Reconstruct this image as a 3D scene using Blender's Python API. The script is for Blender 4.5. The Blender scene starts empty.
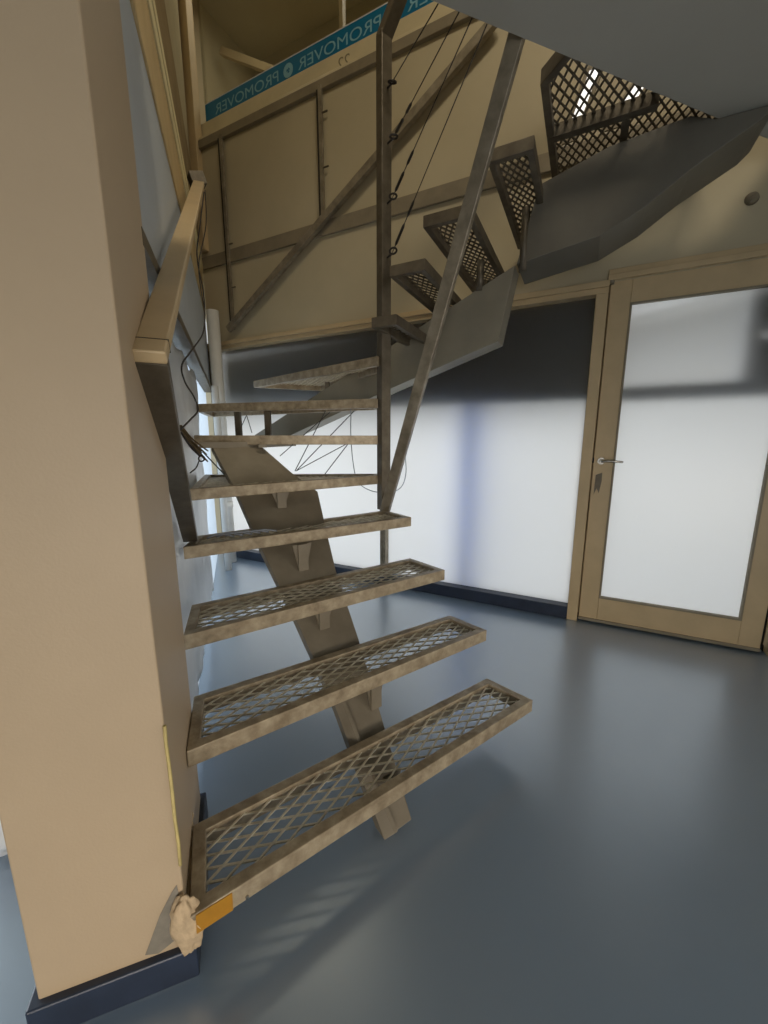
import bpy, math, random
from mathutils import Vector as V, noise
random.seed(7)
sc = bpy.context.scene
COL = sc.collection

# ------------------------------------------------------------------ materials
def mat(name, col, rough=.6, metal=0., var=.0, scale=6., bump=0., col2=None, bscale=None, spec=.5, lo=.35, hi=.7):
    m = bpy.data.materials.new(name); m.use_nodes = True
    nt = m.node_tree; b = nt.nodes['Principled BSDF']
    b.inputs['Roughness'].default_value = rough; b.inputs['Metallic'].default_value = metal
    b.inputs['Specular IOR Level'].default_value = spec
    tc = nt.nodes.new('ShaderNodeTexCoord')
    if col2 is None: col2 = tuple(max(0, c*(1-var)) for c in col)
    nz = nt.nodes.new('ShaderNodeTexNoise'); nz.inputs['Scale'].default_value = scale
    nz.inputs['Detail'].default_value = 5; nz.inputs['Roughness'].default_value = .6
    nt.links.new(tc.outputs['Object'], nz.inputs['Vector'])
    cr = nt.nodes.new('ShaderNodeValToRGB')
    cr.color_ramp.elements[0].position = lo; cr.color_ramp.elements[1].position = hi
    cr.color_ramp.elements[0].color = (*col2, 1); cr.color_ramp.elements[1].color = (*col, 1)
    nt.links.new(nz.outputs['Fac'], cr.inputs['Fac']); nt.links.new(cr.outputs['Color'], b.inputs['Base Color'])
    if bump:
        n2 = nt.nodes.new('ShaderNodeTexNoise'); n2.inputs['Scale'].default_value = bscale or scale*8
        n2.inputs['Detail'].default_value = 3
        nt.links.new(tc.outputs['Object'], n2.inputs['Vector'])
        bp = nt.nodes.new('ShaderNodeBump'); bp.inputs['Strength'].default_value = bump; bp.inputs['Distance'].default_value = .01
        nt.links.new(n2.outputs['Fac'], bp.inputs['Height']); nt.links.new(bp.outputs['Normal'], b.inputs['Normal'])
    return m

def translucent(name, col, gl=.06, rough=.3):
    m = bpy.data.materials.new(name); m.use_nodes = True
    nt = m.node_tree; nt.nodes.clear()
    out = nt.nodes.new('ShaderNodeOutputMaterial'); mx = nt.nodes.new('ShaderNodeMixShader')
    tr = nt.nodes.new('ShaderNodeBsdfTranslucent'); g = nt.nodes.new('ShaderNodeBsdfGlossy')
    tr.inputs['Color'].default_value = (*col, 1); g.inputs['Roughness'].default_value = rough
    g.inputs['Color'].default_value = (.9, .9, .9, 1)
    mx.inputs[0].default_value = gl
    nt.links.new(tr.outputs[0], mx.inputs[1]); nt.links.new(g.outputs[0], mx.inputs[2]); nt.links.new(mx.outputs[0], out.inputs[0])
    return m

def clear_glass(name):
    m = bpy.data.materials.new(name); m.use_nodes = True
    nt = m.node_tree; nt.nodes.clear()
    out = nt.nodes.new('ShaderNodeOutputMaterial'); mx = nt.nodes.new('ShaderNodeMixShader')
    tr = nt.nodes.new('ShaderNodeBsdfTransparent'); g = nt.nodes.new('ShaderNodeBsdfGlossy')
    tr.inputs['Color'].default_value = (.93, .95, .94, 1); g.inputs['Roughness'].default_value = .03
    mx.inputs[0].default_value = .05
    nt.links.new(tr.outputs[0], mx.inputs[1]); nt.links.new(g.outputs[0], mx.inputs[2]); nt.links.new(mx.outputs[0], out.inputs[0])
    return m

def emit(name, col, s):
    m = bpy.data.materials.new(name); m.use_nodes = True
    b = m.node_tree.nodes['Principled BSDF']
    b.inputs['Base Color'].default_value = (.8, .8, .8, 1)
    b.inputs['Emission Color'].default_value = (*col, 1); b.inputs['Emission Strength'].default_value = s
    return m

M = {
 'pier':   mat('cream_paint_pier', (.475, .365, .24), .5, var=.06, scale=2.5, bump=.05, bscale=180),
 'cream':  mat('cream_paint', (.50, .43, .285), .55, var=.12, scale=1.6, bump=.04, bscale=120),
 'frame':  mat('cream_door_paint', (.56, .42, .235), .45, var=.14, scale=5, bump=.04, bscale=60),
 'brownboard': mat('brown_board', (.34, .26, .15), .95, var=.2, scale=5, spec=0.),
 'beam':   mat('matt_cream_beam', (.58, .44, .24), .95, var=.15, scale=5, spec=0.),
 'beampale': mat('matt_pale_moulding', (.80, .70, .42), .95, var=.1, scale=5, spec=0.),
 'wallmatt': mat('matt_cream_wall', (.50, .43, .285), .95, var=.1, scale=3, spec=0.),
 'sill':   mat('pale_sill_paint', (.66, .57, .37), .5, var=.15, scale=4),  # cream lightened to paint in the strong upstairs light
 'trim':   mat('brown_trim', (.27, .225, .15), .55, var=.25, scale=6),
 'blue':   mat('pale_blue_paint', (.46, .50, .53), .55, var=.08, scale=2),
 'white':  mat('white_paint', (.72, .72, .69), .5, var=.1, scale=5),
 'floor':  mat('blue_grey_epoxy', (.205, .275, .36), .27, var=.08, scale=1.4, bump=.02, bscale=30, spec=.9),
 'slab':   mat('grey_ceiling_paint', (.37, .355, .305), .7, var=.06, scale=2, bump=.05, bscale=60),
 'base':   mat('navy_baseboard', (.022, .033, .062), .4, var=.3, scale=12),
 'steel':  mat('worn_tread_steel', (.47, .39, .27), .42, .3, scale=22, col2=(.25, .195, .125), bump=.12, bscale=90),
 'mesh':   mat('expanded_metal', (.74, .68, .54), .42, .3, scale=30, col2=(.48, .42, .31)),
 'plate':  mat('stringer_steel', (.27, .235, .175), .5, .25, scale=4, col2=(.19, .16, .115), bump=.05, bscale=60),
 'bluesteel': mat('grey_stringer_steel', (.165, .152, .122), .5, .2, scale=3, col2=(.13, .118, .092), bump=.04, bscale=60),
 'seg':    mat('pale_stringer_steel', (.28, .26, .20), .45, .2, scale=3, col2=(.22, .20, .155)),
 'upper':  mat('dark_upper_steel', (.17, .14, .095), .45, .35, scale=14, col2=(.10, .08, .055), bump=.08, bscale=80),  # tread steel darkened to paint in the shade of the upper flight
 'upmesh': mat('dark_upper_mesh', (.14, .115, .08), .45, .35, scale=14),  # tread mesh darkened with the same painted-in shade
 'rail':   mat('rail_steel', (.34, .295, .22), .42, .35, scale=14, col2=(.20, .17, .12), bump=.08, bscale=80),
 'darkrail': mat('dark_rail_steel', (.155, .13, .093), .45, .4, scale=14, col2=(.095, .078, .053), bump=.08, bscale=80),
 'cable':  mat('dark_cable', (.035, .03, .026), .5, .3, scale=30),
 'wire':   mat('grey_wire', (.22, .24, .27), .5, .2, scale=30),
 'bundle': mat('brown_cord', (.17, .11, .045), .7, 0, var=.5, scale=60),
 'yellow': mat('yellow_tape', (.40, .19, .012), .45, var=.15, scale=25),
 'filler': mat('cream_filler', (.60, .45, .28), .8, var=.3, scale=30, bump=.5, bscale=45),
 'crack':  mat('yellow_sealant', (.62, .50, .20), .7, var=.2, scale=30),
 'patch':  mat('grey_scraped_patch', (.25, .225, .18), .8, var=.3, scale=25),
 'teal':   mat('teal_sticker', (.004, .17, .34), .35, var=.12, scale=3),
 'letter': mat('pale_lettering', (.24, .50, .62), .5, var=.1, scale=20),
 'edge':   mat('white_sticker_edge', (.62, .63, .66), .5, var=.1, scale=20),
 'ink':    mat('faint_ink', (.28, .245, .16), .7, var=.2, scale=40),
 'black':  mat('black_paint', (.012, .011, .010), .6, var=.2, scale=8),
 'chrome': mat('worn_chrome', (.55, .52, .46), .25, .9, var=.3, scale=20),
 'plastic': mat('white_plastic_sheet', (.74, .78, .82), .35, var=.12, scale=6, spec=.6),
 'bluepost': mat('blue_post_paint', (.10, .24, .50), .5, var=.1, scale=5),
 'shutter': mat('dark_shutter_paint', (.018, .016, .013), .6, var=.2, scale=5),
 'paving': mat('pale_paving', (.62, .61, .58), .8, var=.15, scale=3),
 'frost':  translucent('frosted_glass', (.83, .83, .82)),
 'frost2': translucent('pale_translucent_sheet', (.78,.82,.86), .04),
 'clear':  clear_glass('clear_glass'),
}

fb_ = M['floor'].node_tree.nodes['Principled BSDF']; fb_.inputs['IOR'].default_value = 2.2; fb_.inputs['Specular IOR Level'].default_value = .5; fb_.inputs['Coat Weight'].default_value = 1; fb_.inputs['Coat IOR'].default_value = 2.0; fb_.inputs['Coat Roughness'].default_value = .3; fb_.inputs['Coat Tint'].default_value = (.93,.97,1,1)
M['bluepost'] = translucent('blue_translucent_plastic', (.24, .50, 1.0), .06)
# ------------------------------------------------------------------ mesh helper
class MB:
    def __init__(s): s.v = []; s.f = []; s.sm = []
    def add(s, vs, fs, smooth=False):
        o = len(s.v); s.v += [tuple(x) for x in vs]
        for f in fs: s.f.append(tuple(i+o for i in f)); s.sm.append(smooth)
        return s
    def hexa(s, p):                     # 8 points, bottom loop 0-3, top loop 4-7
        return s.add(p, [(3,2,1,0),(4,5,6,7),(0,1,5,4),(1,2,6,5),(2,3,7,6),(3,0,4,7)])
    def box(s, a, b):
        x0,y0,z0 = a; x1,y1,z1 = b
        return s.hexa([(x0,y0,z0),(x1,y0,z0),(x1,y1,z0),(x0,y1,z0),(x0,y0,z1),(x1,y0,z1),(x1,y1,z1),(x0,y1,z1)])
    def fbox(s, F, a, b):               # box in a frame F(s,d,z)
        x0,y0,z0 = a; x1,y1,z1 = b
        return s.hexa([F(*q) for q in [(x0,y0,z0),(x1,y0,z0),(x1,y1,z0),(x0,y1,z0),(x0,y0,z1),(x1,y0,z1),(x1,y1,z1),(x0,y1,z1)]])
    def prism(s, pts, off):             # polygon extruded by vector
        n = len(pts); off = V(off)
        vs = [V(p) for p in pts] + [V(p)+off for p in pts]
        return s.add(vs, [tuple(range(n-1,-1,-1)), tuple(range(n,2*n))] + [(i,(i+1)%n,n+(i+1)%n,n+i) for i in range(n)])
    def bar(s, p, q, wd, ht, side=None):  # rectangular bar; side = direction of wd
        p, q = V(p), V(q); d = (q-p).normalized()
        a = V(side) if side else V((0,0,1)).cross(d)
        if a.length < 1e-4: a = V((1,0,0))
        a = (a - d*a.dot(d)).normalized(); u = d.cross(a).normalized()
        a *= wd/2; u *= ht/2
        return s.hexa([p-a-u, p+a-u, p+a+u, p-a+u, q-a-u, q+a-u, q+a+u, q-a+u])
    def tube(s, pts, r, n=8, cap=True):
        pts = [V(p) for p in pts]; rs = r if isinstance(r, (list,tuple)) else [r]*len(pts)
        o = len(s.v); m = len(pts)
        ref = None
        for i, p in enumerate(pts):
            d = (pts[min(i+1,m-1)]-pts[max(i-1,0)]).normalized()
            if ref is None:
                ref = d.cross(V((0,0,1)))
                if ref.length < .05: ref = d.cross(V((1,0,0)))
            ref = (ref - d*ref.dot(d)).normalized(); b = d.cross(ref)
            for k in range(n):
                t = 2*math.pi*k/n; s.v.append(tuple(p + (ref*math.cos(t)+b*math.sin(t))*rs[i]))
        for i in range(m-1):
            for k in range(n):
                s.f.append((o+i*n+k, o+i*n+(k+1)%n, o+(i+1)*n+(k+1)%n, o+(i+1)*n+k)); s.sm.append(True)
        if cap:
            s.f.append(tuple(o+k for k in range(n-1,-1,-1))); s.sm.append(False)
            s.f.append(tuple(o+(m-1)*n+k for k in range(n))); s.sm.append(False)
        return s
    def build(s, name, m, parent=None, bevel=0.):
        off = V((0,0,0))
        q = parent
        while q is not None: off += V(q.location); q = q.parent
        me = bpy.data.meshes.new(name)
        me.from_pydata([tuple(V(v)-off) for v in s.v], [], s.f)
        import bmesh
        bm = bmesh.new(); bm.from_mesh(me); bmesh.ops.recalc_face_normals(bm, faces=bm.faces); bm.to_mesh(me); bm.free()
        for p, k in zip(me.polygons, s.sm): p.use_smooth = k
        me.materials.append(m); me.update()
        o = bpy.data.objects.new(name, me); COL.objects.link(o)
        if parent is not None: o.parent = parent
        if bevel:
            bv = o.modifiers.new('bevel', 'BEVEL'); bv.width = bevel; bv.segments = 2; bv.limit_method = 'ANGLE'
        return o

def thing(name, label, cat, loc=(0,0,0), group=None):
    o = bpy.data.objects.new(name, None); COL.objects.link(o); o.location = loc
    o.empty_display_size = .1
    return tag(o, label, cat, group)
def tag(o, label, cat, group=None):
    o['label'] = label; o['category'] = cat
    if group: o['group'] = group
    return o
def struct(o, label, cat):
    o['kind'] = 'structure'; o['label'] = label; o['category'] = cat; return o

def smooth_path(pts, n=6):
    pts = [V(p) for p in pts]; out = []
    for i in range(len(pts)-1):
        p0 = pts[max(i-1,0)]; p1 = pts[i]; p2 = pts[i+1]; p3 = pts[min(i+2,len(pts)-1)]
        for k in range(n):
            t = k/n
            out.append(.5*((2*p1)+(p2-p0)*t+(2*p0-5*p1+4*p2-p3)*t*t+(3*p1-p0-3*p2+p3)*t**3))
    out.append(pts[-1]); return out

# ------------------------------------------------------------------ frames
C0 = V((-1.695, 3.981, 0)); WD = V((.8919, -.4522, 0)); NB = V((-.4522, -.8919, 0))   # back wall: along, into room
def B(s, d, z): return C0 + WD*s + NB*d + V((0,0,z))
P1 = V((-.585, 1.05, 0)); LD = (C0-P1).normalized(); NL = V((LD.y, -LD.x, 0)); LLEN = (C0-P1).length   # left wall
def L(t, d, z): return P1 + LD*t + NL*d + V((0,0,z))
ZF = 2.81            # upper floor level
ZC = 5.3             # upper ceiling

# ------------------------------------------------------------------ setting: floor, slabs, walls
floor = MB().box((-4.2,-3.2,-.12), (4.4,4.6,0)).build('floor', M['floor']); struct(floor, 'smooth blue-grey painted floor with a soft sheen', 'floor')

sl = MB()
edge_l, edge_r = V((-.80,1.094,0)), V((1.82,2.02,0))
slab_poly = [(-4.2,-3.2),(4.4,-3.2),(4.4,.9),(1.96,2.1),(edge_l.x,edge_l.y),(-1.95,4.1),(-4.2,4.6)]
slab_poly[3] = (edge_r.x+.12, edge_r.y+.043)
sl.prism([(x,y,2.50) for x,y in slab_poly], (0,0,.30))
slab = sl.build('ceiling', M['slab']); struct(slab, 'plain grey ceiling slab over the upper right of the stairwell', 'ceiling')

uc = MB().box((-4.2,-3.2,ZC), (4.4,5.6,ZC+.1)).build('ceiling_upper', M['cream']); struct(uc, 'cream ceiling of the upper storey', 'ceiling')

# pier
PA = [V((-.44,.686,0)), V((-.585,1.05,0)), V((-.848,.959,0)), V((-.703,.594,0))]
pier = MB().prism([p for p in PA], (0,0,2.63)).build('wall_near', M['pier'], bevel=.004)
struct(pier, 'cream painted wall end standing at the left, carrying the lowest treads', 'wall')
bb = MB()
cen = sum(PA, V((0,0,0)))/4
PB = []
for i, p in enumerate(PA):
    a = (PA[i]-PA[i-1]).normalized(); b = (PA[(i+1)%4]-PA[i]).normalized()
    na, nb2 = V((a.y,-a.x,0)), V((b.y,-b.x,0))
    if na.dot(p-cen) < 0: na = -na
    if nb2.dot(p-cen) < 0: nb2 = -nb2
    PB.append(p + (na+nb2).normalized()*.016*1.414)
pb = bb.prism(PB, (0,0,.082)).build('baseboard_near', M['base'], bevel=.004)
struct(pb, 'dark navy baseboard around the foot of the cream wall end', 'baseboard')
# sealant line up the corner, flat grey patch on the front face
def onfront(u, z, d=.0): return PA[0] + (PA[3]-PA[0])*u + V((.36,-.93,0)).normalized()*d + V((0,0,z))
cr = MB(); cr.tube([PA[0]+V((.002,-.003,z)) + V((math.sin(z*40)*.001,0,0)) for z in [.30,.36,.42,.48,.54,.60,.64]], .0035, 6)
c_ = cr.build('sealant_line', M['crack'], pier); c_['label'] = 'yellow sealant line on the corner'
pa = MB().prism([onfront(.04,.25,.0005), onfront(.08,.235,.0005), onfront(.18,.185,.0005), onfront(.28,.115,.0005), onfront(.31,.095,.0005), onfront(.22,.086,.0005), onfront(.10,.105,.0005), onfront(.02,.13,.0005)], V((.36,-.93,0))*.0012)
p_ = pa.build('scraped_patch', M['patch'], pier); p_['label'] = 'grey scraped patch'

# left wall
lw = MB()
lw.fbox(L, (-.05,-.08,0), (LLEN+.2,-.07,1.69))
o = lw.build('wall_left', M['frost2']); struct(o, 'pale translucent lower part of the left stair wall', 'wall')
lw = MB(); lw.fbox(L, (-.02,-.012,1.69), (LLEN+.2,-.16,2.36))
o = lw.build('wall_left_upper', M['blue']); struct(o, 'pale blue-grey wall above the white part, behind the cream wall end', 'wall')
lw = MB(); lw.fbox(L, (-.02,-.075,1.66), (LLEN,.002,1.70))
o = lw.build('trim_1', M['darkrail']); struct(o, 'thin dark ledge between the white and blue parts of the left wall', 'trim')
lw = MB(); lw.fbox(L, (-.15,-.16,2.36), (LLEN,-.004,2.64))
o = lw.build('trim_2', M['beam'], bevel=.004); struct(o, 'cream floor-edge beam on the left wall, lowest board', 'trim')
lw = MB(); lw.fbox(L, (-.15,-.16,2.642), (LLEN,-.03,2.665))
o = lw.build('trim_3', M['black']); struct(o, 'dark groove above the cream beam on the left wall', 'trim')
lw = MB(); lw.fbox(L, (-.15,-.16,2.667), (LLEN,.0,2.74)); lw.fbox(L, (-.15,-.16,2.74), (LLEN,.004,2.80))
o = lw.build('trim_4', M['beampale'], bevel=.004); struct(o, 'cream moulding above the groove on the left wall', 'trim')
lw = MB(); lw.fbox(L, (-.15,-.16,2.802), (LLEN,-.01,3.35))
o = lw.build('trim_5', M['brownboard']); struct(o, 'brown-grey board above the cream moulding on the left wall', 'trim')
lw = MB(); lw.fbox(L, (-.15,-.16,3.37), (LLEN,-.03,ZC))
o = lw.build('wall_left_top', M['wallmatt']); struct(o, 'cream upper-storey wall at the left', 'wall')
lw = MB(); lw.fbox(B, (-.02,-.02,2.9), (.10,.05,ZC))
o = lw.build('trim_6', M['frame'], bevel=.006); struct(o, 'pale corner post where the left and back walls meet', 'trim')

# outer room walls
o = MB().box((-4.3,-3.2,0),(-4.2,4.6,ZC)).build('wall_far_left', M['blue']); struct(o, 'pale wall of the room left of the cream wall end', 'wall')
o = MB().box((4.4,-3.2,0),(4.5,4.6,ZC)).build('wall_right', M['cream']); struct(o, 'cream wall at the right beyond the frame', 'wall')
fw = MB(); fw.box((-4.2,-3.3,0),(-1.1,-3.2,ZC)); fw.box((2.3,-3.3,0),(4.4,-3.2,ZC)); fw.box((-1.1,-3.3,0),(2.3,-3.2,.25)); fw.box((-1.1,-3.3,1.85),(2.3,-3.2,ZC))
o = fw.build('wall_front', M['cream']); struct(o, 'cream wall behind the viewer', 'wall')
o = MB().box((-4.2,4.5,0),(-1.75,4.6,ZC)).build('wall_far_back', M['cream']); struct(o, 'cream wall closing the room on the left', 'wall')

# back wall above doors, below window sill
SE = 7.2
bw = MB(); bw.fbox(B, (0,-.14,2.10), (SE,0,3.78))
o = bw.build('wall_back', M['cream']); struct(o, 'cream panelled back wall above the frosted glass', 'wall')
bw = MB(); bw.fbox(B, (4.37,-.14,0), (SE,0,2.10))
o = bw.build('wall_back_right', M['cream']); struct(o, 'cream back wall right of the door', 'wall')
bw = MB(); bw.fbox(B, (3.0,-.14,3.78), (SE,0,ZC))
o = bw.build('wall_back_top', M['cream']); struct(o, 'cream upper-storey wall above the landing', 'wall')
o = MB().fbox(B, (0,0,2.755), (SE,.022,2.855)).build('trim_7', M['trim'], bevel=.003); struct(o, 'brown horizontal batten across the cream back wall', 'trim')

# ------------------------------------------------------------------ frosted glass wall (window_1)
w1 = MB(); w1.fbox(B, (.05,-.06,.09), (3.305,-.05,2.045))
win = w1.build('window_1', M['frost']); struct(win, 'long frosted glass wall bright with daylight below a dark upper band', 'window')
f = MB()
f.fbox(B, (0,-.1,2.04), (3.37,.02,2.072)); f.fbox(B, (0,-.1,2.072), (3.37,.035,2.105))
f.build('top_rail', M['frame'], win, bevel=.003)
f = MB(); f.fbox(B, (0,-.1,.09), (.045,.02,2.04)); f.build('left_stile', M['trim'], win, bevel=.003)
f = MB(); f.fbox(B, (3.305,-.1,0), (3.368,.02,2.04)); f.fbox(B, (3.345,-.1,0), (3.40,-.05,2.10)); f.build('post', M['frame'], win, bevel=.003)
f = MB(); f.fbox(B, (1.862,-.06,.09), (1.886,.0,2.04)); f.fbox(B, (1.893,-.06,.09), (1.917,.006,2.04))
f.build('mullion', M['rail'], win, bevel=.002)
f = MB(); f.fbox(B, (0,-.1,0), (3.305,.018,.088))
o = f.build('baseboard_back', M['base'], bevel=.004); struct(o, 'dark navy baseboard below the frosted glass wall', 'baseboard')

# ------------------------------------------------------------------ door
S0, S1 = 3.376, 4.305
d = MB(); d.fbox(B, (S0,-.045,.012), (S0+.108,.0,2.10))
door = d.build('door_1', M['frame'], bevel=.003); struct(door, 'cream wooden door with one tall frosted pane', 'door')
d = MB(); d.fbox(B, (4.205,-.045,.012), (S1,.0,2.10)); d.build('hinge_stile', M['frame'], door, bevel=.003)
d = MB(); d.fbox(B, (S0+.108,-.045,1.975), (4.205,.0,2.10)); d.build('top_rail', M['frame'], door, bevel=.003)
d = MB(); d.fbox(B, (S0+.108,-.045,.012), (4.205,.0,.178)); d.build('bottom_rail', M['frame'], door, bevel=.003)
d = MB(); d.fbox(B, (S0,0,.012), (S1,.008,.03)); d.build('kick_strip', M['trim'], door)
d = MB()
for a, b in [((S0+.108,-.02,.178),(S0+.118,.004,1.975)), ((4.195,-.02,.178),(4.205,.004,1.975)), ((S0+.118,-.02,1.965),(4.195,.004,1.975)), ((S0+.118,-.02,.178),(4.195,.004,.19))]: d.fbox(B, a, b)
d.build('glazing_bead', M['trim'], door)
d = MB(); d.fbox(B, (S0+.11,-.03,.18), (4.203,-.024,1.973)); d.build('pane', M['frost'], door)
# handle and key plate
hs, hz = 3.418, 1.072
h = MB(); h.tube([B(hs,0,hz), B(hs,.008,hz)], .021, 16); hp = h.build('handle_rose', M['chrome'], door)
h = MB(); h.tube([B(hs,.006,hz), B(hs,.035,hz)], .009, 10); h.tube(smooth_path([B(hs,.035,hz), B(hs+.03,.04,hz+.002), B(hs+.075,.042,hz), B(hs+.115,.04,hz-.002)],4), [.010]*5+[.0085]*4+[.007]*3+[.005], 10)
h.build('handle_lever', M['chrome'], hp)
h = MB(); h.prism([B(hs-.022,0,.985), B(hs+.012,0,1.0), B(hs+.014,0,.95), B(hs+.004,0,.87), B(hs-.010,0,.90), B(hs-.024,0,.86)], NB*.004)
h.build('keyhole_plate', M['darkrail'], door)
h = MB(); h.fbox(B, (S0+.002,-.002,1.06), (S0-.022,.005,1.09)); h.build('latch', M['black'], door)
h = MB(); h.tube([B(S0+.004,.006,2.085), B(S0+.004,.006,2.135)], .014, 10); h.tube([B(S0+.04,.004,2.118), B(S0+.04,.016,2.118)], .010, 10); h.fbox(B,(S0-.02,.0,2.108),(S0+.14,.012,2.12))
h.build('top_pivot', M['trim'], door)
h = MB(); h.fbox(B, (3.37,-.14,0), (4.37,-.046,.035)).build('door_sill', M['black'], door)
h = MB(); h.fbox(B, (S1+.004,-.12,0), (4.36,-.06,2.10)); o = h.build('trim_8', M['black']); struct(o, 'dark door jamb gap at the right of the door', 'trim')
h = MB(); h.fbox(B, (4.335,-.1,0), (4.37,.02,2.10)); h.fbox(B, (3.36,-.1,2.105), (4.37,.024,2.135)); h.fbox(B, (3.36,-.1,2.135), (5.2,.012,2.165))
o = h.build('trim_9', M['frame'], bevel=.003); struct(o, 'cream door casing at the top and right of the door', 'trim')
h = MB(); h.tube([B(3.96,0,2.385), B(3.96,.02,2.385)], [.03,.022], 14); h.tube([B(3.96,.015,2.385), B(3.955,.05,2.375), B(3.94,.055,2.36)], .007, 8)
tag(h.build('wall_hook', M['trim']), 'small worn hook plate on the cream wall above the door', 'hook')

# outdoors behind the frosted glass
gp = MB(); gp.fbox(B, (-3.0,-6.0,-.12), (9.0,-.16,-.02)); o = gp.build('ground', M['paving']); struct(o, 'pale paved ground outside the frosted glass', 'ground')
sh = MB(); sh.hexa([B(.05,-.20,1.445), B(3.31,-.085,1.445), B(3.31,-.30,1.445), B(.05,-.36,1.445), B(.05,-.20,2.09), B(3.31,-.085,2.09), B(3.31,-.30,2.09), B(.05,-.36,2.09)])
for i in range(6):
    sh.hexa([B(.05,-.37-.0,1.5+i*.1), B(3.31,-.31,1.5+i*.1), B(3.31,-.32,1.5+i*.1), B(.05,-.38,1.5+i*.1), B(.05,-.37,1.58+i*.1), B(3.31,-.31,1.58+i*.1), B(3.31,-.32,1.58+i*.1), B(.05,-.38,1.58+i*.1)])
tag(sh.build('shutter_box', M['shutter']), 'dark shutter box blurred behind the top of the frosted glass wall', 'shutter')
po = MB(); po.tube([B(2.57,-.20,-.02), B(2.57,-.20,1.443)], .065, 16)
tag(po.build('blue_post', M['bluepost']), 'blue post blurred behind the middle of the frosted glass wall', 'post')
br = MB(); br.fbox(B, (3.47,-.095,1.43), (4.25,-.075,1.51)); 
hx, hzz, hr_ = 4.115, 1.735, .022
for a_, b_ in [((4.03,-.095,1.51),(hx-hr_,-.075,1.98)), ((hx+hr_,-.095,1.51),(4.25,-.075,1.98)), ((hx-hr_,-.095,1.51),(hx+hr_,-.075,hzz-hr_)), ((hx-hr_,-.095,hzz+hr_),(hx+hr_,-.075,1.98))]: br.fbox(B, a_, b_)
tag(br.build('outer_bars', M['shutter']), 'dark bars blurred behind the upper part of the door pane', 'bars')
aw = MB(); aw.hexa([B(3.34,-.115,1.82), B(4.4,-.115,2.02), B(4.4,-1.3,1.95), B(3.34,-1.3,1.74), B(3.34,-.115,1.88), B(4.4,-.115,2.08), B(4.4,-1.3,2.01), B(3.34,-1.3,1.80)])
tag(aw.build('awning', M['shutter']), 'dark awning outside above the door', 'awning')  # unseen slab added to dim the top of the door pane

# ------------------------------------------------------------------ upper window with sticker band
w2 = MB(); w2.fbox(B, (.10,-.075,3.90), (3.0,-.069,ZC))
win2 = w2.build('window_2', M['clear']); struct(win2, 'clear upper window over the sill behind the teal sticker band', 'window')
f = MB(); f.fbox(B, (0,-.14,3.78), (3.0,-.03,3.925)); f.build('bottom_rail', M['sill'], win2, bevel=.003)
f = MB(); f.fbox(B, (1.50,-.12,3.925), (1.53,-.078,ZC)); f.build('mullion', M['frame'], win2)
o = MB().fbox(B, (.0,-.14,3.70), (3.0,.03,3.765)).build('trim_10', M['trim'], bevel=.004); struct(o, 'brown window sill ledge under the teal sticker band', 'trim')
o = MB().fbox(B, (.0,-.03,3.765), (3.0,.018,3.79)).build('trim_11', M['sill'], bevel=.003); struct(o, 'cream top board of the window sill', 'trim')
# corridor behind the upper window
c = MB(); c.fbox(B, (-.3,-1.25,3.5), (3.2,-1.15,ZC)); c.fbox(B, (-.4,-1.2,3.5), (-.3,-.1,ZC)); c.fbox(B, (3.1,-1.2,3.5), (3.2,-.1,ZC)); c.fbox(B, (-.3,-1.2,3.5), (3.2,-.14,3.6))
o = c.build('wall_corridor', M['cream']); struct(o, 'cream corridor wall seen through the upper window', 'wall')
c = MB(); c.bar(B(-.2,-.6,4.98), B(2.2,-.6,3.52), .05, .06); tag(c.build('sloping_rail', M['frame']), 'sloping cream rail seen through the upper window', 'rail')

band = MB(); band.fbox(B, (.11,-.068,3.935), (2.95,-.066,4.085))
band = band.build('sticker_band', M['teal'])
tag(band, 'teal sticker band with mirrored PROMOVER lettering on the upper window', 'sticker')
e = MB(); e.fbox(B, (.11,-.0665,3.925), (2.95,-.0655,3.937)); e.fbox(B, (.11,-.0665,4.083), (2.95,-.0655,4.091)); e.build('white_edge', M['edge'], band)
def text_on_wall(body, s_start, z, width, size, depth, material, name, parent):
    cu = bpy.data.curves.new(name, 'FONT'); cu.body = body; cu.size = size; cu.align_x = 'LEFT'
    ob = bpy.data.objects.new(name, cu); COL.objects.link(ob)
    dg = bpy.context.evaluated_depsgraph_get(); dg.update()
    me = bpy.data.meshes.new_from_object(ob.evaluated_get(dg)); bpy.data.objects.remove(ob)
    xs = [v.co.x for v in me.vertices]; x0, x1 = min(xs), max(xs); k = width/(x1-x0)
    for v in me.vertices:                       # mirrored: the text starts at the right and runs left
        x, y = (v.co.x-x0)*k, v.co.y
        v.co = B(s_start - x, depth, z + y)
    me.materials.append(material)
    o = bpy.data.objects.new(name, me); COL.objects.link(o); o.parent = parent
    return o
for k in range(4):
    s = .94 + .905*k - (0 if k else 0)
    if s > 2.95: break
    text_on_wall('PROMOVER', s, 3.972, .71, .105, -.0635, M['letter'], 'lettering', band)
    g = MB()
    cs = s + .098
    if cs < 2.9:
        n = 24
        for i in range(n):
            a0, a1 = 2*math.pi*i/n, 2*math.pi*(i+1)/n
            q = lambda a, r: B(cs+math.cos(a)*r, -.0635, 4.008+math.sin(a)*r)
            r0 = .017 if i % 8 < 6 else .006
            g.add([q(a0,r0), q(a1,r0), q(a1,.047), q(a0,.047)], [(0,1,2,3)])
        g.build('emblem', M['letter'], band)
# faint stamped digits on the window's bottom rail
m_ = text_on_wall('22', 1.615, 3.815, .10, .10, -.0285, M['ink'], 'faint_stamp', win2)
m_['label'] = 'faint stamped figures on the rail'

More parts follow.
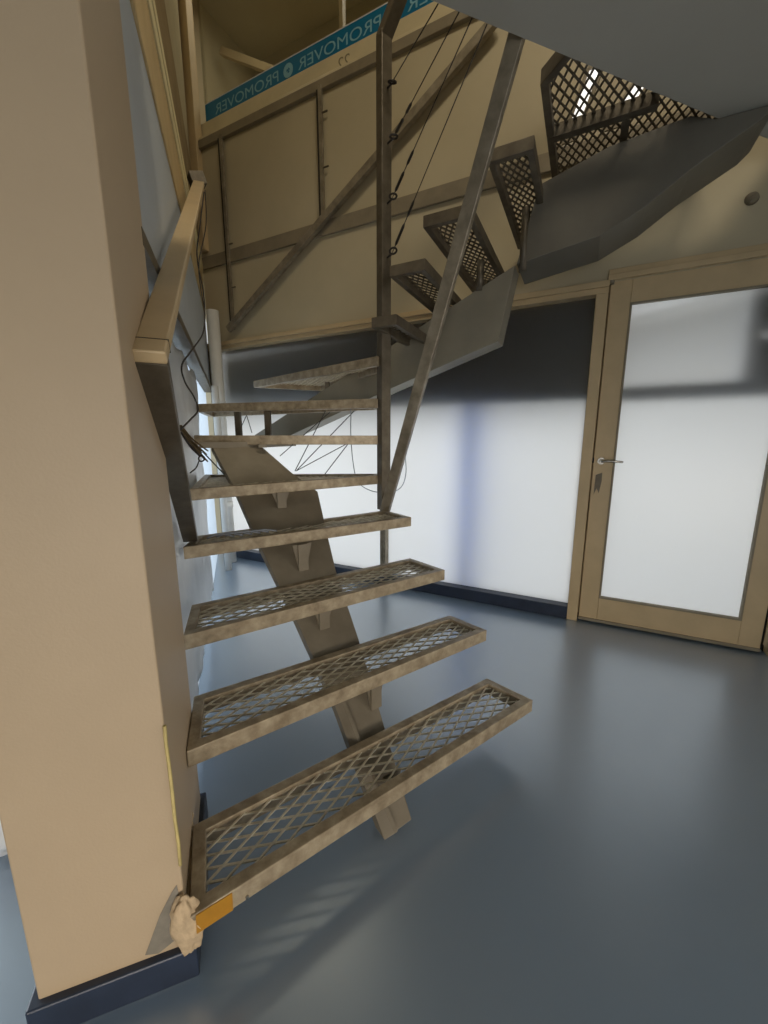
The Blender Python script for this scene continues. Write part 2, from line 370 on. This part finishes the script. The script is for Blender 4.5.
# self-lit slanted strips added for the bright streaks above the landing
for i, (a, b, cc, dd) in enumerate([((3.165,3.20),(3.24,3.20),(3.13,2.88),(3.055,2.88)), ((3.42,3.09),(3.50,3.09),(3.36,2.88),(3.26,2.88))]):
    m0 = MB(); m0.prism([B(p[0], .008, p[1]) for p in (a,b,cc,dd)], NB*.01)
    o = m0.build('window_%d' % (i+3), emit('lit_slit_%d' % i, (1,.98,.95), 1.0)); struct(o, ['bright slanted window slit seen through the landing grate, left one', 'bright slanted window slit seen through the landing grate, right one'][i], 'window')
    fr = MB()
    for p, q in ((a,b),(b,cc),(cc,dd),(dd,a)): fr.bar(B(p[0],.02,p[1]), B(q[0],.02,q[1]), .012, .02)
    fr.build('window_frame', M['trim'], o)

# ------------------------------------------------------------------ staircase
stair = thing('staircase', 'steel winder staircase with open mesh treads on one folded stringer plate', 'staircase', (.034,1.006,0))

def inset(q, w):
    n = len(q); out = []
    area = sum(q[i].x*q[(i+1)%n].y - q[(i+1)%n].x*q[i].y for i in range(n))
    sg = 1 if area > 0 else -1
    for i in range(n):
        a, b, c_ = q[i-1], q[i], q[(i+1)%n]
        d1 = (b-a).normalized(); d2 = (c_-b).normalized()
        n1 = V((-d1.y, d1.x))*sg; n2 = V((-d2.y, d2.x))*sg
        p1 = a+n1*w; p2 = b+n2*w
        den = d1.x*d2.y-d1.y*d2.x
        t = ((p2.x-p1.x)*d2.y-(p2.y-p1.y)*d2.x)/den
        out.append(p1+d1*t)
    return out
def clip_line(p, dr, poly):
    n = len(poly); t0, t1 = -1e9, 1e9
    area = sum(poly[i].x*poly[(i+1)%n].y - poly[(i+1)%n].x*poly[i].y for i in range(n)); sg = 1 if area > 0 else -1
    for i in range(n):
        a, b = poly[i], poly[(i+1)%n]; e = b-a; nn = V((-e.y, e.x))*sg
        num = nn.dot(p-a); den = nn.dot(dr)
        if abs(den) < 1e-9:
            if num < 0: return None
        else:
            t = -num/den
            if den > 0: t0 = max(t0, t)
            else: t1 = min(t1, t)
    return (t0, t1) if t1-t0 > .004 else None
LW, SW = .078, .0355
def lattice(poly, z, udir, sw=.006, th=.004, lw=LW, sW=SW):
    mb = MB(); u = udir.normalized(); v = V((-u.y, u.x)); o = poly[0]
    us = [(p-o).dot(u) for p in poly]; vs = [(p-o).dot(v) for p in poly]
    for sgn in (1, -1):
        dr = (u*lw + v*sW*sgn).normalized()
        k0 = min(us) - (max(vs)-min(vs))*lw/sW - lw; k1 = max(us) + (max(vs)-min(vs))*lw/sW + lw
        k = math.floor(k0/lw)
        while k*lw < k1:
            p = o + u*(k*lw + .017)
            r = clip_line(p, dr, poly)
            if r:
                a = p+dr*r[0]; b = p+dr*r[1]
                zz = z + (.0015 if sgn > 0 else -.0015)
                mb.bar((a.x,a.y,zz), (b.x,b.y,zz), sw, th)
            k += 1
    return mb

def tread(q, z, udir=None, frame_w=.032, h=.05, m='steel', mesh_z=-.014, drop_mesh=False, sw=.006, mm='mesh', cell=(LW, SW)):
    q = [V((a,b)) for a,b in q]; inn = inset(q, frame_w)
    n = len(q); mb = MB()
    vs = [(p.x,p.y,z) for p in q] + [(p.x,p.y,z) for p in inn] + [(p.x,p.y,z-h) for p in q] + [(p.x,p.y,z-h) for p in inn]
    fs = []
    for i in range(n):
        j = (i+1) % n
        fs += [(i,j,n+j,n+i), (2*n+i,3*n+i,3*n+j,2*n+j), (i,2*n+i,2*n+j,j), (n+i,n+j,3*n+j,3*n+i)]
    mb.add(vs, fs)
    t = mb.build('tread', M[m], stair, bevel=.003)
    if not drop_mesh:
        lat = lattice(inset(q, frame_w-.006), z+mesh_z, udir or (q[1]-q[0]), sw=sw, lw=cell[0], sW=cell[1])
        lat.build('mesh_panel', M[mm], t)
    return t

T = {
 1: ([(-.414,.654),(.583,1.359),(.44,1.502),(-.505,.857)], .20),
 2: ([(-.516,.881),(.441,1.542),(.307,1.687),(-.604,1.105)], .40),
 3: ([(-.626,1.118),(.287,1.745),(.135,1.931),(-.712,1.35)], .60),
 4: ([(-.765,1.427),(.145,2.013),(.006,2.215),(-.80,1.60)], .80),
 5: ([(-.81,1.604),(-.035,2.235),(-.02,2.36),(-1.06,2.30)], 1.00),
 6: ([(-1.01,2.10),(-.035,2.225),(-.02,2.36),(-1.20,2.70)], 1.225),
 7: ([(-1.19,2.54),(-.035,2.215),(-.02,2.36),(-1.36,3.12)], 1.425),
 8: ([(-1.00,3.10),(-.035,2.20),(.03,2.34),(-.50,3.33)], 1.645),
}
tr = {}
for k, (q, z) in T.items():
    tr[k] = tread(q, z, sw=.0052 if k < 3 else .0055)
# upper flight, square to the back wall
UP = { 9: (2.30,2.44,.93,.12,1.81), 10: (2.419,2.60,.965,.12,2.015), 11: (2.578,2.80,.945,.06,2.20), 12: (2.852,3.035,.91,.06,2.40) }
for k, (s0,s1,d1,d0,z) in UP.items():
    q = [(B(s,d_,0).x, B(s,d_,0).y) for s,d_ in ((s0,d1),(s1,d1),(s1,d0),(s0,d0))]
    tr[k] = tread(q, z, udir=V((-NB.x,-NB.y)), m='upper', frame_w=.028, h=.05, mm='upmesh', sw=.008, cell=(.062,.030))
# landing grate
ey = lambda x: edge_l.y + (x-edge_l.x)*(edge_r.y-edge_l.y)/(edge_r.x-edge_l.x) + .012
q = [(B(3.047,.925,0).x, B(3.047,.925,0).y), (.66,ey(.66)), (1.45,ey(1.45)), (B(3.72,.06,0).x, B(3.72,.06,0).y), (B(3.047,.06,0).x, B(3.047,.06,0).y)]
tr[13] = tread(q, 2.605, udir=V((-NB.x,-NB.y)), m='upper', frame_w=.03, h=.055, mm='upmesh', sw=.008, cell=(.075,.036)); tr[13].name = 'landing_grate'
lb = MB(); lb.bar(B(3.06,.605,2.572), B(3.47,.605,2.572), .04, .05); lb.build('cross_bar', M['darkrail'], tr[13])
lb = MB(); lb.bar(B(3.36,.59,2.57), B(3.36,.09,2.57), .03, .05); lb.build('cross_bar', M['darkrail'], tr[13])

# yellow tape on lowest tread
fl, frr = V((-.414,.654,0)), V((.583,1.359,0)); fd = (frr-fl).normalized(); fn = V((fd.y,-fd.x,0))
tp = MB(); tp.prism([fl+fd*.010+fn*.0005+V((0,0,.150)), fl+fd*.086+fn*.0005+V((0,0,.150)), fl+fd*.087+fn*.0005+V((0,0,.197)), fl+fd*.012+fn*.0005+V((0,0,.198))], fn*.0015)
t_ = tp.build('yellow_tape', M['yellow'], tr[1]); t_['label'] = 'square of yellow tape'
# bolts / white specks on the tread front
sp = MB(); sp.tube([fl+fd*.118+fn*.0+V((0,0,.160)), fl+fd*.118+fn*.004+V((0,0,.160))], .004, 8); sp.build('bolt_head', M['chrome'], tr[1])

# lower stringer plate
td = V((.805,.593,0)).normalized(); pp = V((-td.y, td.x, 0)); SLP = .2/.235
O0 = V((.034,1.006,0))
def PL(a, b, off=0):
    nrm = td.cross(pp + V((0,0,SLP))).normalized()
    return O0 + td*a + pp*b + V((0,0,SLP*b)) + nrm*off
left = [(-.040,.0),(-.030,.319),(-.050,.577),(-.080,.86),(-.096,1.116),(-.135,1.38)]
right = [(.069,.0),(.115,.213),(.168,.459),(.21,.714),(.262,.90),(.318,1.09),(.222,1.209),(.115,1.384)]
pl = MB(); pl.prism([PL(a,b) for a,b in left] + [PL(a,b) for a,b in reversed(right)], PL(0,0,-.035)-PL(0,0))
lo = pl.build('lower_stringer', M['plate'], stair, bevel=.003); lo['label'] = 'brown tapering stringer plate under the lower flight'
rb = MB()
rb.prism([PL(-.04,.0,.0), PL(-.03,.32,.0), PL(-.01,.32,.022), PL(-.012,.0,.022)], PL(.012,0)-PL(0,0))
rb.build('stringer_rib', M['plate'], lo)
tp = MB(); tp.prism([(-.93,1.98,1.16),(-.66,2.20,1.16),(-.62,2.62,1.16),(-.62,2.78,1.16),(-.96,3.04,1.16),(-1.02,2.9,1.16)], (0,0,.03))
tp.build('turning_plate', M['plate'], stair)
# upper stringer
DF, DB = .50, .36
us = MB(); us.prism([B(s,DF,z) for s,z in [(1.03,1.19),(1.03,1.24),(2.209,1.776),(2.917,2.094),(2.85,1.73),(2.21,1.521),(1.283,1.20)]], NB*(DB-DF))
u_ = us.build('upper_stringer', M['seg'], stair, bevel=.003); u_['label'] = 'grey boxed stringer plate under the upper flight'
us = MB(); us.prism([B(s,DF+.002,z) for s,z in [(2.925,2.095),(3.012,2.436),(3.307,2.515),(3.60,2.54),(3.69,2.50),(3.88,2.495),(3.84,2.455),(3.62,2.335),(3.47,2.23),(3.30,2.15)]], NB*(.20-DF))
us.build('landing_beam', M['bluesteel'], u_, bevel=.003)

# pegs carrying the treads
def peg(k, x, y, z0, z1, wd=.045, th=.02, gus=True, side=None):
    mb = MB(); mb.bar((x,y,z0), (x,y,z1), wd, th, side or td)
    if gus and z1-z0 > .05:
        s_ = td
        mb.prism([V((x,y,z1))-s_*.045, V((x,y,z1))+s_*.045, V((x,y,z0+.012))+s_*.02, V((x,y,z0+.012))-s_*.02], pp*.006)
    mb.build('support_peg', M['plate'], tr[k])
peg(2, -.033,1.288, .222, .352); peg(3, -.244,1.464, .449, .552); peg(4, -.359,1.647, .633, .752); peg(5, -.505,1.885, .872, .952)
peg(6, -.66,2.13, 1.16, 1.177, gus=False)
peg(1, .02,1.06, .05, .152)
for x, y in ((-.945,2.58),(-.735,2.52)):
    MB().bar((x,y,1.188),(x,y,1.378), .035,.035).build('support_peg', M['darkrail'], tr[7])
q = B(1.68,.44,0); MB().bar((q.x,q.y,1.53),(q.x,q.y,1.597), .03,.03).build('support_peg', M['darkrail'], tr[8])
for k, s, z0, z1 in ((10,2.50,1.90,1.967),(11,2.735,2.0,2.152),(12,2.955,2.06,2.352)):
    mb = MB(); mb.tube([B(s,.49,z0), B(s,.49,z1)], .02, 12)
    mb.build('support_peg', M['darkrail'], tr[k])

# newel post with bent top and the diagonal brace
NW = V((-.002,2.245,0))
nm = MB()
a = NW; top = V((.0,2.235,3.10))
nm.bar(a+V((0,0,.80)), top, .062, .05, td)
nm.bar(top+V((-.006,.004,-.02)), V((.115,2.16,3.28)), .062, .05, td)
nm.bar(V((.112,2.162,3.27)), V((.75,1.80,3.85)), .062, .05, td)
nw = nm.build('newel_post', M['darkrail'], stair, bevel=.004)
bt, bb_ = V((.450,1.555,2.55)), V((.006,2.215,.80))
nm = MB(); nm.bar(bb_, bt, .055, .035, WD)
nm.build('diagonal_brace', M['rail'], stair, bevel=.003)
# tension cables from eyelets on the newel up to the slab edge
def xz(px, py, Y):
    th = math.radians(10.5); u, v = (px-384)/388, (512-py)/388
    k = Y/(math.cos(th)+v*math.sin(th)); return V((u*k, Y, 1.2 + (-math.sin(th)+v*math.cos(th))*k))
cabs = [((391,84),(438,4),1), ((392,140),(459,12),2), ((391,201),(472,18),2), ((391,256),(487,24),2)]
for (p, q_, kk) in cabs:
    A_ = xz(p[0],p[1],2.20); E_ = xz(q_[0],q_[1],1.50)
    mb = MB(); mb.tube([A_, E_], .0022, 6)
    cb = mb.build('tension_cable', M['cable'], stair)
    dv = (E_-A_).normalized(); e = MB()
    ring = [A_ + dv*.03 + dv*.018*math.cos(t) + V((0,0,1)).cross(dv).normalized()*.018*math.sin(t) for t in [2*math.pi*i/12 for i in range(13)]]
    e.tube(ring, .005, 6, cap=False); e.tube([NW+V((.01,-.01,A_.z)), A_+dv*.012], .005, 6); e.build('eyelet', M['cable'], cb)
    if kk == 2:
        e = MB(); e.tube([A_+dv*.06, A_+dv*.075, A_+dv*.16, A_+dv*.175], [.003,.007,.007,.003], 8); e.tube([A_+dv*.21, A_+dv*.225, A_+dv*.27, A_+dv*.285], [.003,.006,.006,.003], 8)
        e.build('turnbuckle', M['cable'], cb)
# infill cables criss-crossing between the treads near the turn
def cable(px_a, Ya, px_b, Yb, r=.0028):
    MB().tube([xz(*px_a,Ya), xz(*px_b,Yb)], r, 6).build('infill_cable', M['cable'], stair)
for a_, ya, b_, yb in [((295,471),2.3,(329,404),2.55), ((296,471),2.3,(352,441),2.35), ((325,474),2.3,(351,440),2.35), ((297,470),2.3,(361,404),2.5), ((280,456),2.4,(330,412),2.5), ((240,430),2.9,(247,414),2.9), ((252,433),2.9,(246,413),2.9)]:
    cable(a_, ya, b_, yb)

# left handrail: rises away from the wall end, with a plate dropping to the fourth tread
hr = thing('left_handrail', 'bent flat steel handrail fixed to the cream wall end at the left', 'handrail', (-.45,.785,1.33))
E0 = V((-.457,.80,1.347)); E1 = V((-1.24,2.96,2.88)); E2 = V((-.772,1.50,.80))
def ribbon(p, q_, w0, w1, th, nrm_hint):
    p, q_ = V(p), V(q_); dv = (q_-p).normalized()
    sd_ = NL - dv*NL.dot(dv); sd_.normalize(); up = dv.cross(sd_).normalized()
    if up.dot(V(nrm_hint)) < 0: up = -up
    return [p-sd_*w0/2, p+sd_*w0/2, q_+sd_*w1/2, q_-sd_*w1/2], up*th
pts, ex = ribbon(E0, E1, .060, .066, .026, (0,0,1))
mb = MB(); mb.prism(pts, ex); ra = mb.build('rail', M['frame'], hr, bevel=.004); ra['label'] = 'cream upper rail rising away'
pts, ex = ribbon(E0, E2, .060, .052, .03, (0,1,0))
mb = MB(); mb.prism(pts, ex); mb.build('drop_plate', M['darkrail'], hr, bevel=.003)
dv = (E1-E0).normalized()
pts, ex = ribbon(E0+dv*.058, E0+dv*.061, .0615, .0615, .0272, (0,0,1))
pts = [p-ex.normalized()*.0006 for p in pts]
mb = MB(); mb.prism(pts, ex); mb.build('joint_line', M['black'], ra)
mb = MB(); mb.bar(E1+V((-.05,-.02,.02)), E1+V((.02,.03,.05)), .08, .07); mb.build('end_bracket', M['darkrail'], hr)

# back wall handrail hung from the sill
wr = thing('wall_handrail', 'sloping steel handrail on the cream back wall held by two thin hangers', 'handrail', tuple(B(.36,.06,2.15)))
mb = MB(); mb.bar(B(.34,.055,2.19), B(2.66,.055,3.60), .055, .04, WD.cross(NB)); mb.build('rail', M['rail'], wr, bevel=.004)
for s, z0 in ((.375,2.19),(1.395,2.85)):
    mb = MB(); mb.bar(B(s,.03,z0), B(s,.03,3.72), .028, .02, WD); hg = mb.build('hanger', M['rail'], wr)
    MB().bar(B(s-.022,.024,z0+.02), B(s-.022,.024,3.70), .014, .03, WD).build('rod', M['black'], hg)  # narrow black bar running beside each hanger
    for zz in (z0+.35, z0+.7): MB().bar(B(s+.01,.03,zz), B(s+.06,.03,zz), .008, .008).build('clip', M['darkrail'], hg)

# ------------------------------------------------------------------ loose things on the left
def blob(name, m, ctr, r, sq, seed, parent=None, n=18, rough=.25, freq=3):
    mb = MB(); vs = []; fs = []
    for i in range(n+1):
        th = math.pi*i/n
        for j in range(n*2):
            ph = math.pi*j/n
            dd = V((math.sin(th)*math.cos(ph), math.sin(th)*math.sin(ph), math.cos(th)))
            k = 1 + rough*noise.noise(dd*freq+V((seed,0,0))) + rough*.5*noise.noise(dd*freq*2.7+V((0,seed,0)))
            vs.append(V(ctr)+V((dd.x*r*sq[0]*k, dd.y*r*sq[1]*k, dd.z*r*sq[2]*k)))
    w_ = n*2
    for i in range(n):
        for j in range(w_):
            fs.append((i*w_+j, i*w_+(j+1)%w_, (i+1)*w_+(j+1)%w_, (i+1)*w_+j))
    mb.add(vs, fs, True); return mb.build(name, m, parent)
fb = blob('filler_lump', M['filler'], (-.432,.672,.155), .038, (.9,.6,1.9), 3, rough=.22, freq=2.4)
tag(fb, 'rough cream filler lump at the corner under the yellow taped tread end', 'filler')
f2 = MB(); fp = [V((-.433,.672,.168)) + V((-.398,.917,0))*(.235*i/24) + V((.004*noise.noise(V((i*.6,1,0))), 0, .012*noise.noise(V((i*.5,0,2))) + .03*i/24)) for i in range(25)]
f2.tube(fp, [.006+.009*abs(noise.noise(V((i*.45,3,1)))) for i in range(25)], 8)
f2 = f2.build('filler_strip', M['filler'])
tag(f2, 'thin rough strip of cream filler between the lowest tread and the wall end', 'filler')

ws = MB(); vs = []; fs = []
NT, NZ = 40, 36
for i in range(NT+1):
    for j in range(NZ+1):
        t = .10+1.75*i/NT; z = .12+1.5*j/NZ
        dd = .012+.028*abs(noise.noise(V((t*5, z*2.2, 1.3)))) + .014*abs(noise.noise(V((t*14, z*5, 4))))
        zz = z + .05*noise.noise(V((t*4,7.1,0)))*(1 if j in (0,NZ) else 0)
        vs.append(L(t, dd-.066, zz))
for i in range(NT):
    for j in range(NZ):
        a = i*(NZ+1)+j; fs.append((a, a+NZ+1, a+NZ+2, a+1))
ws.add(vs, fs, True)
o = ws.build('plastic_sheet', M['plastic']); tag(o, 'crumpled white plastic sheet hanging on the left wall behind the treads', 'sheet')
so = o.modifiers.new('solid', 'SOLIDIFY'); so.thickness = .003
pi = MB(); pi.tube([L(2.86,.065,0), L(2.86,.065,2.34)], .052, 20)
pipe = pi.build('white_pipe', M['white']); tag(pipe, 'white vertical pipe in the far left corner behind the treads', 'pipe')
for z in (.55, 1.5): MB().tube([L(2.86,.065,z), L(2.86,.065,z+.06)], .058, 20).build('pipe_collar', M['white'], pipe)
pi = MB(); pi.tube([L(2.60,.045,0), L(2.60,.045,1.66)], .03, 16); tag(pi.build('thin_pipe', M['white']), 'thinner white pipe just in front of the thick corner pipe', 'pipe')

# hanging black wire
wpts = [xz(204,192,2.5), xz(200,225,2.45), xz(197,256,2.4), xz(203,290,2.4), xz(205,312,2.4), xz(203,333,2.2), xz(192,350,1.9), xz(182,365,1.6), xz(185,382,1.6), xz(194,397,1.75), xz(198,410,1.75), xz(190,420,1.6), xz(180,430,1.45)]
w_ = MB(); w_.tube(smooth_path(wpts), .0035, 6); tag(w_.build('hanging_wire', M['cable']), 'thin black wire hanging in loops from the top of the left handrail', 'wire')
wpts = [xz(205,190,2.55), xz(206,225,2.55), xz(199,262,2.5), xz(201,290,2.45), xz(205,310,2.42)]
w_ = MB(); w_.tube(smooth_path(wpts), .003, 6); tag(w_.build('hanging_wire', M['cable']), 'short second wire beside the longer hanging black wire', 'wire')
# cord bundle with ring
cb = thing('cord_bundle', 'frayed brown cord bundle with a small ring at the left end of the stair turn', 'cord', tuple(xz(181,430,1.5)))
mb = MB()
for i in range(9):
    r1, r2 = random.uniform(-3,3), random.uniform(-3,3)
    mb.tube(smooth_path([xz(181+r1*.3,428+r2,1.50), xz(190+r1,440+r2,1.55), xz(200+r1*1.6,450+r2*1.5,1.62), xz(206+r1*2,456+r2*2,1.70)],4), .0035, 5)
mb.build('strands', M['bundle'], cb)
rc = xz(201.5,458.5,1.5); mb = MB()
mb.tube([rc+V((.011*math.cos(t),.003*math.sin(t),.011*math.sin(t))) for t in [2*math.pi*i/16 for i in range(17)]], .003, 6, cap=False)
mb.build('ring', M['cable'], cb)
MB().tube(smooth_path([xz(181,432,1.50), xz(190,446,1.5), xz(200,456,1.5)],4), .004, 6).build('tie_cable', M['cable'], cb)
MB().tube([xz(203,452,1.7), xz(224,474,1.95)], .003, 6).build('tie_cable', M['cable'], cb)
mb = MB(); mb.tube(smooth_path([xz(199,461,1.5), xz(196,468,1.5), xz(190,473,1.5)],4), .0025, 6)
mb.build('tie_cable', M['cable'], cb)
# rag of cords lying on the fourth tread
mb = MB()
for i in range(6):
    x0 = -.70+.03*i
    mb.tube(smooth_path([V((x0-.02,1.53+.02*i,.808)), V((x0+.03,1.55+.015*i,.822)), V((x0+.08,1.56+.02*i,.808))],4), .004, 5)
tag(mb.build('cord_scraps', M['wire']), 'cord scraps lying on the left end of the fourth tread', 'cord')
# wire loop by the newel
lp = [xz(351,402,2.35), xz(351,440,2.36), xz(355,474,2.36), xz(362,486,2.36), xz(376,492,2.36), xz(392,492,2.36), xz(402,486,2.36), xz(406,472,2.36), xz(405,455,2.36)]
mb = MB(); mb.tube(smooth_path(lp), .0028, 6); tag(mb.build('wire_loop', M['wire']), 'thin grey wire loop hanging behind the newel post', 'wire')

# white bag at the left edge
bg = blob('white_sack', M['plastic'], (-1.12,.98,.10), .10, (1,1,1.0), 21, n=24, rough=.22, freq=2)
tag(bg, 'white plastic sack on the floor left of the cream wall end', 'sack')

# ------------------------------------------------------------------ lights
wd = bpy.data.worlds.new('world'); sc.world = wd; wd.use_nodes = True
bgN = wd.node_tree.nodes['Background']; bgN.inputs['Color'].default_value = (.93,.965,1.0,1); bgN.inputs['Strength'].default_value = 2.2

def area(name, loc, tgt, sx, sy, power, col):
    l = bpy.data.lights.new(name, 'AREA'); l.shape = 'RECTANGLE'; l.size = sx; l.size_y = sy; l.energy = power; l.color = col
    o = bpy.data.objects.new(name, l); COL.objects.link(o); o.location = loc
    o.rotation_euler = (V(tgt)-V(loc)).to_track_quat('-Z','Y').to_euler(); return o
wl = area('window_light', (.5,-2.7,.5), (-.4,.7,-.7), 2.2, .7, 17, (1,.86,.70)); wl.data.spread = math.radians(85)  # unseen warm fill added behind the camera, aimed low at the wall end
rl = area('right_window_light', (3.1,.05,1.0), (-.5,.5,.8), 2.6, 1.6, 9.5, (1,.92,.82)); rl.data.spread = math.radians(95)  # unseen fill added at the right to brighten the wall end's side
area('side_room_light', (-4.0,2.0,1.4), (-1,1.9,.9), 3.0, 1.8, 110, (.85,.93,1))  # unseen fill added to brighten the left room and translucent wall
area('corridor_light', tuple(B(1.4,-.65,ZC-.1)), tuple(B(1.4,-.65,3.6)), 2.4, .3, 12, (1,.9,.72))  # unseen fill added so the corridor wall is not black
lampbox = MB(); lampbox.box((-.3,.3,ZC-.09),(1.5,.7,ZC)); lo_ = lampbox.build('ceiling_lamp', M['white']); tag(lo_, 'long white ceiling lamp of the upper storey', 'lamp')  # housing for the added upper light, out of view
area('ceiling_lamp_light', (.6,.5,ZC-.1), (.6,.5,0), 1.7, .36, 58, (1,.88,.68))  # added out of view to light the back wall and upper flight

# ------------------------------------------------------------------ camera
cam = bpy.data.cameras.new('camera'); co = bpy.data.objects.new('camera', cam); COL.objects.link(co)
co.location = (0,0,1.2); co.rotation_euler = (math.radians(90-10.5),0,0)
cam.sensor_fit = 'HORIZONTAL'; cam.sensor_width = 36; cam.lens = 388/768*36; cam.clip_start = .02
sc.camera = co
vs_ = sc.view_settings; vs_.view_transform = 'Standard'; vs_.look = 'None'; vs_.gamma = 1; vs_.exposure = 0; vs_.use_curve_mapping = False
